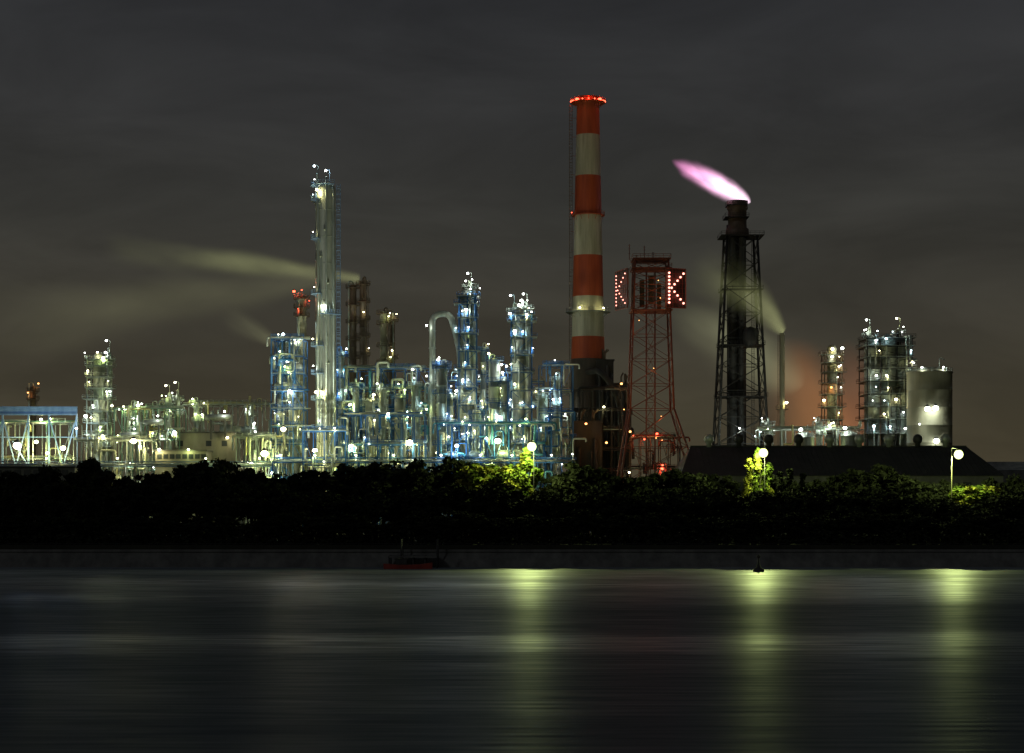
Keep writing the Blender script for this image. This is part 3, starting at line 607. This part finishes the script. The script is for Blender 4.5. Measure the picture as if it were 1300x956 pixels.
lamp(t,(X(935,Y),Y-9,Z(545,Y)),'white',500,.3); lamp(t,(X(955,Y),Y-9,Z(555,Y)),'cool',400,.3)
spot((X(900,600),600,12),(x,Y,50),(.75,.8,.6),30000,60)

# ---------------------------------------------------------------- plumes (gas volumes; lamp light on the steam is put in as emission)
def plume(name,label,cat,pa,pb,Ya,Yb,r0,r1,colr,st,kind='cone',fade=1.3,ns=.12,ncon=(.3,.7),warp=.9,sag=0.,col2=None):
    A=P(*pa,Ya); B=P(*pb,Yb); Ln=(B-A).length
    n=24; k=20; G=1.7
    def RR(u):
        if kind=='cone': return (r0+(r1-r0)*u**.8)
        return r1*max(.03,math.sqrt(max(0,2.6*u*(1-u)**1.1)))
    cen=[Vector((Ln*i/k,0,-sag*math.sin(math.pi*i/k))) for i in range(k+1)]
    mb=MB(); vs=[]
    for i in range(k+1):
        for j in range(n):
            a=2*math.pi*j/n; q=RR(i/k)*G; vs.append(cen[i]+Vector((0,q*math.cos(a),q*math.sin(a))))
    fs=[(i*n+j,i*n+(j+1)%n,(i+1)*n+(j+1)%n,(i+1)*n+j) for i in range(k) for j in range(n)]+[tuple(range(n-1,-1,-1)),tuple(k*n+j for j in range(n))]
    mb.add(vs,fs)
    m,nt,o=nodes(name+'_gas%d'%len(M)); N=nt.nodes.new; L=nt.links.new
    tc=N('ShaderNodeTexCoord'); sp=N('ShaderNodeSeparateXYZ'); L(tc.outputs['Object'],sp.inputs[0])
    def mt(op,a,b_=None,c_=None,cl=False):
        q=N('ShaderNodeMath'); q.operation=op; q.use_clamp=cl
        for i,v in enumerate((a,b_,c_)):
            if v is None: continue
            if isinstance(v,(int,float)): q.inputs[i].default_value=v
            else: L(v,q.inputs[i])
        return q.outputs[0]
    u=mt('DIVIDE',sp.outputs['X'],Ln,cl=True)
    if kind=='cone': Rr=mt('MULTIPLY_ADD',mt('POWER',u,.8),r1-r0,r0); R2=mt('MULTIPLY',Rr,Rr)
    else: R2=mt('MULTIPLY',mt('MULTIPLY',mt('MULTIPLY',u,2.6),mt('POWER',mt('SUBTRACT',1,u,cl=True),1.1)),r1*r1); Rr=mt('SQRT',mt('MAXIMUM',R2,.0001))
    mp=N('ShaderNodeMapping'); mp.inputs['Scale'].default_value=(.38,1,1); L(tc.outputs['Object'],mp.inputs[0])
    n_=N('ShaderNodeTexNoise'); n_.inputs['Scale'].default_value=ns; n_.inputs['Detail'].default_value=4; L(mp.outputs[0],n_.inputs['Vector'])
    mp2=N('ShaderNodeMapping'); mp2.inputs['Scale'].default_value=(.5,1,1); mp2.inputs['Location'].default_value=(31,7,3); L(tc.outputs['Object'],mp2.inputs[0])
    w_=N('ShaderNodeTexNoise'); w_.inputs['Scale'].default_value=ns*.6; w_.inputs['Detail'].default_value=3; L(mp2.outputs[0],w_.inputs['Vector'])
    sc_=N('ShaderNodeSeparateColor'); L(w_.outputs['Color'],sc_.inputs[0])
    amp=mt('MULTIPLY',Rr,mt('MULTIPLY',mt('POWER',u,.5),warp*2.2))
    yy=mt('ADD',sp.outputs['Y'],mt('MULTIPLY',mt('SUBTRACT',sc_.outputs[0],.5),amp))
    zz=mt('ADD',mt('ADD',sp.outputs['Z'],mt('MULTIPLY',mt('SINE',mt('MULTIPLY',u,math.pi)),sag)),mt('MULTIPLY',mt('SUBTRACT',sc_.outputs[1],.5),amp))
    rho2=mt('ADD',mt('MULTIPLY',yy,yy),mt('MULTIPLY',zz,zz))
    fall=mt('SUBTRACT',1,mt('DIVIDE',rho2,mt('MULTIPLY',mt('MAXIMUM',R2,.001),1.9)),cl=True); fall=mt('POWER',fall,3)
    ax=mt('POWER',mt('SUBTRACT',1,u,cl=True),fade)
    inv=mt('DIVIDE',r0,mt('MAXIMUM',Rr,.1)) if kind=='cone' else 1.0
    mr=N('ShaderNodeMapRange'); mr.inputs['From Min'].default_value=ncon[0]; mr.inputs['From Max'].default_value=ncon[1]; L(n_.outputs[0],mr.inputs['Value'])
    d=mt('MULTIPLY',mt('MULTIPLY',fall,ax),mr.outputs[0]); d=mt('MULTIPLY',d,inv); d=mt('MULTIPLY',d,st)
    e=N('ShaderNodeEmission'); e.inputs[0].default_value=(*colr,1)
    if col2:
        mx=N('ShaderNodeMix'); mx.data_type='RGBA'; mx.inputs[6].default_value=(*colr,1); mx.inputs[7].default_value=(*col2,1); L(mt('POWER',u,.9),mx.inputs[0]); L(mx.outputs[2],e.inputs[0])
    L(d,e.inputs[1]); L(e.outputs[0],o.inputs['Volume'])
    ob=mb.build(name,m.name); ob.location=A; ob.rotation_euler=(B-A).to_track_quat('X','Z').to_euler(); tag(ob,label,cat)
    return ob
plume('flare_flame','bright pink flame streaming left from the flare tower tip','flame',(953,257),(852,203),650,650,.5,4.6,(1,.72,.88),1.15,'tear',.75,.34,(.22,.62),.5,0,(.9,.26,.62))
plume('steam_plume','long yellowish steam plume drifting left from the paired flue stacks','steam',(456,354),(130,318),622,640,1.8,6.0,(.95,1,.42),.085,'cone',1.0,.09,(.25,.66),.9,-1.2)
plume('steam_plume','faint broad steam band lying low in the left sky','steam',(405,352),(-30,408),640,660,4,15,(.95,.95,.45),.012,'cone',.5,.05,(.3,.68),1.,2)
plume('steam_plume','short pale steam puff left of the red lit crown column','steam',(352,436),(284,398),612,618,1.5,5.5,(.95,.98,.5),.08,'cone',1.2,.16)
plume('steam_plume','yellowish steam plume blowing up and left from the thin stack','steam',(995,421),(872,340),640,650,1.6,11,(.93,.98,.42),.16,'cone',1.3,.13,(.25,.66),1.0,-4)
plume('steam_plume','self glowing orange steam cloud behind the small right column','steam',(1075,600),(990,430),668,672,12,20,(1,.36,.10),.020,'tear',.6,.05,(.15,.7),.7)
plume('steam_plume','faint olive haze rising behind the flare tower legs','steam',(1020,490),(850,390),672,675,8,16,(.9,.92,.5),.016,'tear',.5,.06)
plume('steam_plume','self glowing red brown steam right of the small decked column','steam',(1090,600),(1075,430),668,670,9,14,(1,.30,.12),.018,'tear',.6,.06,(.15,.7),.7)

# ---------------------------------------------------------------- right side
column('thin pale smokestack right of the flare tower',993,423,6.5,640,[(520,0,6.2)],'warm','tan',-1,200,0,dome=False,seed=100,name='smokestack',cat='stack',flanges=False,pr=.8,pm='brown')
caged('small brownish column tower with decks lit orange and white',1056,22,440,640,[452,462,474,488,502,518,534,550],('white','warm','orange'),[(0,12,438)],'tan','brown',101,220,2,keep=.9)
caged('wide lit process tower of stacked decks left of the dark silo',1124,56,424,646,[432,442,456,470,486,502,518,534,552],('white','cool','warm','white'),[(-17,20,430),(4,20,424),(21,14,438)],'steel','dark',102,270,3,npipe=34,keep=.75)
column('slim column crowning the wide lit process tower',1141,418,7,654,[(424,0,6.2)],'white','dark',0,160,1,seed=103,topc='warm')
column('slim column at the left corner of the wide lit process tower',1103,420,6,652,[(428,0,6.2)],'white','steel',0,200,1,seed=104,topc='white')
Y=630; s=S(Y); x=X(1180,Y); rr=28.5*s
t=thing('storage_silo',(x,Y,GZ),'broad dark grey silo with railed roof at right','silo')
mb=MB(); pr=[(rr,0)]; H=Z(474,Y)-GZ
for q in range(1,9): z=H*q/9; pr+=[(rr,z-.1),(rr+.1,z),(rr,z+.1)]
pr+=[(rr,H),(rr+.25,H+.02),(rr+.25,H+.35),(rr*.5,H+1.6),(.2,H+2)]; mb.lathe((x,Y,GZ),pr,40); mb.build('shell','tan',t)
rl=MB(); rail_ring(rl,(x,Y,Z(474,Y)+.4),rr,n=26); rl.build('railing','galv',t)
mb=MB()
for k in range(40):
    a=-2.6+k*.05; z=GZ+2+k*(H-2)/40; d=Vector((math.cos(a),math.sin(a),0)); mb.add([Vector((x,Y,z))+d*rr,Vector((x,Y,z))+d*(rr+1),Vector((x,Y,z))+Vector((math.cos(a+.05),math.sin(a+.05),0))*(rr+1),Vector((x,Y,z))+Vector((math.cos(a+.05),math.sin(a+.05),0))*rr],[(0,1,2,3)])
mb.build('stair','galv',t)
for px,py,w_ in((1170,521,800),(1180,520,800),(1181,561,900),(1160,540,200),(1192,468,200),(1165,468,160)): lamp(t,(X(px,Y),Y-rr-1.6 if py>480 else Y-rr+1,Z(py,Y)),'white',w_,.95 if w_>=800 else .3,off=(0,-1.2,-.6) if w_>=800 else (0,-.25,-.7))
mb=MB(); mb.sweep(bend([(X(1190,Y),Y-3,Z(474,Y)),(X(1190,Y),Y-3,Z(454,Y)),(X(1197,Y),Y-3,Z(458,Y))],1.5),.14,6); mb.build('vent_pipe','galv',t)
rack('low lit pipe rack running between the flare tower and the small column',962,1094,546,622,8,3,('white','cool','warm','green'),'galv',('galv','clad','steel','yellowpipe'),depth=9,nl=20,pw=200,nh=4,nv=24,seed=107,up=2,drums=4)
for px,w_,yt,lb_ in((1022,24,548,'low pale domed tank behind the warehouse roof'),(1078,22,546,'low grey domed tank left of the wide lit process tower')):
    Y=612; s=S(Y); x=X(px,Y); rr=w_/2*s; H=Z(yt+8,Y)-GZ; t=thing('storage_tank',(x,Y,GZ),lb_,'tank')
    MB().lathe((x,Y,GZ),[(rr,0),(rr,H),(rr+.15,H+.02),(rr+.15,H+.25),(rr*.9,H+.8),(rr*.6,H+1.6),(rr*.25,H+2.05),(.1,H+2.1)],28).build('shell','steel',t)
    rl=MB(); rail_ring(rl,(x,Y,GZ+H+.3),rr,n=16); rl.build('railing','galv',t)
    lamp(t,(x-2,Y-rr-1,Z(yt-2,Y)),'white',600,.6)
for i,px in enumerate((975,1040)):
    column(('short lit vessel at the foot of the thin smokestack','short lit vessel left of the small brownish tower')[i],px,535,9,626,[540,552],'white','steel',0,250,1,seed=110+i,name='process_vessel',cat='vessel')

# warehouse
Y=520; s=S(Y)
t=thing('warehouse',(X(1060,Y),Y,GZ),'long dark warehouse with a low hipped roof at right','warehouse')
x0,x1=X(864,Y),X(1276,Y); ze=Z(604,Y); D=44
mb=MB(); mb.box(x0+.4,x1-.4,Y+.4,Y+D-.4,GZ,ze-.01); mb.build('wall','concrete',t)
xa,xb=X(872,Y+D/2)+1,X(1240,Y+D/2)-3; zr=Z(567,Y+D/2)
mb=MB(); mb.add([(x0,Y,ze),(x1,Y,ze),(x1,Y+D,ze),(x0,Y+D,ze),(xa,Y+D/2,zr),(xb,Y+D/2,zr)],[(0,1,5,4),(1,2,5),(2,3,4,5),(3,0,4),(3,2,1,0)])
for i in range(1,60):
    u=i/60; a=Vector((x0+(x1-x0)*u,Y,ze+.05)); xx=min(max(a.x,xa),xb); b_=Vector((xx,Y+D/2,zr+.05)); mb.beam(a,b_,.08)
mb.beam((xa,Y+D/2,zr+.1),(xb,Y+D/2,zr+.1),.4); ro=mb.build('roof','roofing',t)
for px in(900,938,976,1014,1053,1091,1128,1165,1200):
    xx=X(px,Y+D/2); r_=1.25; mb=MB(); mb.lathe((xx,Y+D/2,zr-.2),[(.75,0),(.75,1.1),(r_,1.5),(r_*1.15,2.3),(r_,3.1),(r_*.5,3.7),(.1,3.8)],16)
    mb.build('roof_ventilator','steel' if px in(900,1053,1091,1128,1200) else 'dark',t)
for px in range(885,1265,26):
    mb=MB(); mb.box(X(px,Y),X(px+10,Y),Y+.2,Y+.39,Z(625,Y),Z(612,Y)); wo=mb.build('window','dark',t); mb=MB(); mb.box(X(px+.6,Y),X(px+9.4,Y),Y+.14,Y+.19,Z(624,Y),Z(613,Y)); mb.build('pane','glass',wo)
Y=660; t=thing('shed',(X(1290,Y),Y,GZ),'grey gabled shed at the far right edge','shed')
x0,x1=X(1262,Y),X(1345,Y); ze=Z(597,Y)
mb=MB(); mb.box(x0+.3,x1-.3,Y+.3,Y+19.7,GZ,ze-.01); mb.build('wall','concrete',t)
mb=MB(); mb.add([(x0,Y,ze),(x1,Y,ze),(x1,Y+20,ze),(x0,Y+20,ze),(x0,Y+10,ze+3.2),(x1,Y+10,ze+3.2)],[(0,1,5,4),(2,3,4,5),(3,0,4),(1,2,5),(3,2,1,0)]); mb.build('roof','steel',t)
building('storage_hall','dim low hall glimpsed between the left trees',-30,95,594,560,20,'concrete',[(i*12-5,i*12+2,597,603) for i in range(8)],'roofing')

# ---------------------------------------------------------------- trees
def crown_mesh(name,seed,rx,rz,ncl,nq,ls,mats,kind='round'):
    random.seed(seed); v=[];f=[];mi=[]
    for c in range(ncl):
        while True:
            p=Vector((U(-1,1),U(-1,1),U(-1,1)))
            if p.length<1 and (p.length>.35 or R()<.3): break
        if kind=='cone':
            h=R(); a=U(0,6.28); rr=(1-h)*U(.4,1); p=Vector((math.cos(a)*rr,math.sin(a)*rr,h*2-1))
        wob=1+.25*math.sin(3*math.atan2(p.y,p.x)+seed)
        C=Vector((p.x*rx*wob,p.y*rx*wob,p.z*rz)); cr_=U(.16,.34)*rx; mm=0 if R()<.6 else 1
        for q in range(nq):
            d=Vector((random.gauss(0,1),random.gauss(0,1),random.gauss(0,1))).normalized()*cr_*R()**.4; d.z*=.7 if kind!='weep' else 1.7
            P0=C+d; a=Vector((random.gauss(0,1),random.gauss(0,1),random.gauss(0,.7))).normalized(); b=a.orthogonal().normalized(); b=(b*math.cos(U(0,6))+a.cross(b)*math.sin(U(0,6))); l=ls*U(.6,1.3)
            o=len(v); v+=[tuple(P0-a*l),tuple(P0+b*l*.5),tuple(P0+a*l),tuple(P0-b*l*.5)]; f.append((o,o+1,o+2,o+3)); mi.append(mm)
    me=bpy.data.meshes.new(name); me.from_pydata(v,[],f)
    for k in mats: me.materials.append(M[k])
    me.polygons.foreach_set('material_index',mi); me.update(); return me
def trunk_mesh(seed,h,r,sp):
    random.seed(seed); mb=MB(); mb.sweep([(0,0,0),(U(-.2,.2),U(-.2,.2),h*.4),(U(-.5,.5),U(-.5,.5),h*.75)],r,7,r*.35)
    for k in range(7):
        a=U(0,6.28); z=h*U(.28,.65); e=Vector((math.cos(a)*sp*U(.4,.8),math.sin(a)*sp*U(.4,.8),z+h*U(.12,.3))); mb.sweep([(0,0,z),(e.x*.5,e.y*.5,z+(e.z-z)*.35),e],r*.4,5,.05)
    o=mb.build('trunk','bark'); me=o.data; bpy.data.objects.remove(o); return me
protos=[]
for i in range(6): protos.append((crown_mesh('crown',200+i,3.6+.4*(i%3),3.6+.5*(i%2),46,75,.42,['leafunlit','leafunlit']),trunk_mesh(300+i,12,.32,3.5),12.,8.2+.0*i))
lit=[(crown_mesh('crown',250+i,3.6,3.8,50,85,.38,['leaflitgreen','leaflitolive']),trunk_mesh(350+i,12,.3,3.5),12.,8.2) for i in range(2)]
con=[(crown_mesh('crown',260,1.7,5.2,60,50,.32,['leafunlit','leafunlit'],'cone'),trunk_mesh(360,12,.25,.8),12.,7.)]
weep=[(crown_mesh('crown',270,2.0,4.6,46,80,.34,['leaflitgreen','leaflitolive'],'weep'),trunk_mesh(361,12,.3,2),12.,7.6)]
def tree(px,ytop,Y,pr,label,group,name='tree',cat='tree',wf=1.):
    cm,tm,h,cz=pr; x=X(px,Y); H=Z(ytop,Y)-GZ; k=H/(cz+ (4.6 if pr not in con else 5.2)); 
    t=thing(name,(x,Y,GZ-.1),label,cat,group); t.rotation_euler=(0,0,U(0,6.28)); t.scale=(k*wf,k*wf,k)
    a=bpy.data.objects.new('trunk',tm); col.objects.link(a); a.parent=t
    c=bpy.data.objects.new('crown',cm); col.objects.link(c); c.parent=t; c.location=(0,0,cz)
    return t
def skyline(px):
    pts=[(-60,592),(0,591),(60,594),(120,588),(180,599),(230,588),(268,576),(300,585),(340,594),(400,592),(450,580),(500,588),(540,577),(580,574),(620,594),(680,597),(700,598),(760,588),(800,600),(850,596),(900,600),(960,606),(1020,602),(1060,588),(1100,592),(1150,603),(1190,612),(1240,614),(1300,604),(1360,606)]
    for (a,b),(c,d) in zip(pts,pts[1:]):
        if a<=px<=c: return b+(d-b)*(px-a)/(c-a)
    return 600
random.seed(99)
def region(px):
    for a,l in((100,'under the leftmost pipe rack'),(200,'under the lone silvery left tower'),(345,'under the beige control building'),(440,'under the tallest column'),(546,'under the furnace block'),(640,'under the blue framed towers'),(725,'right of the blue framed towers'),(800,'under the striped chimney'),(880,'under the letter tower'),(980,'under the flare tower'),(1090,'under the small brownish column tower'),(1210,'under the dark silo')):
        if px<a: return l
    return 'at the far right'
px=-45
while px<1350:
    if not(620<px<695 or 950<px<980): 
        tree(px,skyline(px)+U(-9,9),U(444,454),random.choice(protos),'tall dark tree in the back row '+region(px),'back row trees '+region(px),wf=U(.85,1.35))
    px+=U(17,27)
px=-50
while px<1350:
    tree(px,max(skyline(px),600)+U(8,26),U(424,431),random.choice(protos),'lower black tree in the front row '+region(px),'front row trees '+region(px),wf=U(1.1,1.45)); px+=U(18,27)
px=-50
while px<1350:
    Y=U(406,412); t=tree(px,655+U(-10,9),Y,random.choice(protos),'dark bushy shrub on the bank '+region(px),'bank shrubs '+region(px),name='shrub',cat='shrub',wf=U(1.7,2.4)); px+=U(13,19)
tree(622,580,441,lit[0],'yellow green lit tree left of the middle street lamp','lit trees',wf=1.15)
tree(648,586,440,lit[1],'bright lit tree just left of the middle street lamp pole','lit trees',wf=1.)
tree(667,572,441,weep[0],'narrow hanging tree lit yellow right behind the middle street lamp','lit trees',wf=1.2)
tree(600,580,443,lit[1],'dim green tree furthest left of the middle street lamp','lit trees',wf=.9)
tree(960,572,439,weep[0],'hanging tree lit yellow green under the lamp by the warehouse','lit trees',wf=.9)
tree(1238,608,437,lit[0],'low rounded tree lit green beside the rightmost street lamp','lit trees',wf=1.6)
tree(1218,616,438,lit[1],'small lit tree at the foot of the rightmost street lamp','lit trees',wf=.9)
for px_,yt_,lb_ in((990,600,'slender dark conifer, left of three right of the warehouse lamp'),(1003,596,'slender dark conifer, middle of three right of the warehouse lamp'),(1019,602,'slender dark conifer, right of three beside the warehouse lamp')):
    tree(px_,yt_,434,con[0],lb_,'conifers',name='conifer_tree',cat='tree')
random.seed(5); v=[];f=[]
for i in range(26000):
    x=U(-135,135); y=U(403,424); z=GZ+abs(random.gauss(0,1.7)); a=Vector((random.gauss(0,1),random.gauss(0,1),random.gauss(0,1))).normalized(); b=a.orthogonal().normalized(); l=U(.25,.6); p=Vector((x,y,z)); o_=len(v)
    v+=[tuple(p-a*l),tuple(p+b*l*.6),tuple(p+a*l),tuple(p-b*l*.6)]; f.append((o_,o_+1,o_+2,o_+3))
me=bpy.data.meshes.new('undergrowth'); me.from_pydata(v,[],f); me.materials.append(M['leafunlit']); ug=bpy.data.objects.new('undergrowth',me); col.objects.link(ug)
tag(ug,'dense black undergrowth covering the bank behind the sea wall','undergrowth',kind='stuff')

# ---------------------------------------------------------------- street lamps
for px,py,lb_,e in((675,567,'tall street lamp glowing among lit trees, middle of the photo',9500),(969,575,'tall street lamp glowing in front of the warehouse roof',8500),(1217,577,'rightmost tall street lamp with its pole showing',8500)):
    Y=434; x=X(px,Y); z=Z(py,Y); t=thing('street_lamp',(x,Y,GZ),lb_,'street lamp')
    xp=x-1.3 if px>1000 else x+.5
    MB().tube((xp,Y+1.3,GZ),(xp,Y+1.3,z+.9),.12,.07).build('pole','tan' if px>1000 else 'dark',t)
    MB().sweep(bend([(xp,Y+1.3,z+.8),(xp,Y+1.3,z+1.5),(x,Y,z+1.5)],.5),.07,6).build('arm','dark',t)
    mb=MB(); mb.lathe((x,Y,z+.95),[(.7,0),(.5,.25),(.2,.45),(.1,.6)],14); mb.build('lamp_shade','dark',t)
    mb=MB(); mb.ball((x,Y,z),1.05,16); mb.build('bulb','lamp_street',t)
    point(t,(x,Y-1.4,z-.7),'green',e*.55,.6); point(t,(x-.9,Y+1.7,z-.4),'green',e*1.4,.5)

# ---------------------------------------------------------------- jetty, boat, buoy shape
Y=397; t=thing('jetty',(X(520,Y),Y,0),'small dark jetty on posts at the sea wall','jetty')
xa,xb=X(496,Y),X(556,Y); mb=MB(); mb.box(xa,xb,392,398.5,2.2,2.5); mb.build('deck','concrete',t)
for i in range(5):
    for y in(392.4,397.6): MB().tube((xa+(xb-xa)*i/4,y,-1),(xa+(xb-xa)*i/4,y,6 if i in(1,4) else 2.6),.18).build('pile','dark',t)
t=thing('moored_boat',(X(518,388),388,0),'low red hulled boat moored at the small jetty','boat')
cx=X(518,388); l=5; mb=MB(); vs=[];fs=[]
secs=[(-l,.7,1.1),(-l*.5,1.1,.9),(0,1.2,.85),(l*.5,1.0,.95),(l*.85,.45,1.2),(l,.05,1.35)]
for dx,w_,h_ in secs: vs+=[(cx+dx,388-w_,h_),(cx+dx,388-w_*.6,-.2),(cx+dx,388+w_*.6,-.2),(cx+dx,388+w_,h_)]
for i in range(len(secs)-1):
    a=i*4; 
    for j in range(3): fs.append((a+j,a+j+1,a+5+j,a+4+j))
    fs.append((a+3,a,a+4,a+7))
fs.append((0,3,2,1)); mb.add(vs,fs); mb.build('hull','boatred',t)
mb=MB(); mb.box(cx-2.5,cx-.2,387.3,388.7,.9,2.0); mb.box(cx-2.7,cx,387.2,388.8,2.003,2.12); mb.build('cabin','dark',t)
t=thing('reflection_standin',(X(963,372),372,0),'small dark buoy shape standing in for a dark reflection near the shore','buoy')  # buoy form added for a dark reflection shape on the water
bx_=X(963,372); MB().lathe((bx_,372,-.3),[(.6,0),(1.1,.3),(1.1,.8),(.5,1.1),(.2,2.0),(.12,2.9)],16).build('float','dark',t)
MB().lathe((bx_,372,2.55),[(.05,0),(.35,.3),(.35,.6),(.05,.8)],10).build('topmark','dark',t)

for ob in bpy.data.objects:
    if '_o' in ob: del ob['_o']
cam=bpy.data.cameras.new('camera'); co=bpy.data.objects.new('camera',cam); col.objects.link(co); co.location=(0,0,CH); co.rotation_euler=(math.pi/2,0,0)
cam.sensor_width=36; cam.lens=F/1300*36; cam.shift_y=(HY-478)/1300; cam.clip_end=20000; cam.clip_start=1; sc.camera=co
print('LIGHTS',NL[0],'OBJ',len(bpy.data.objects))
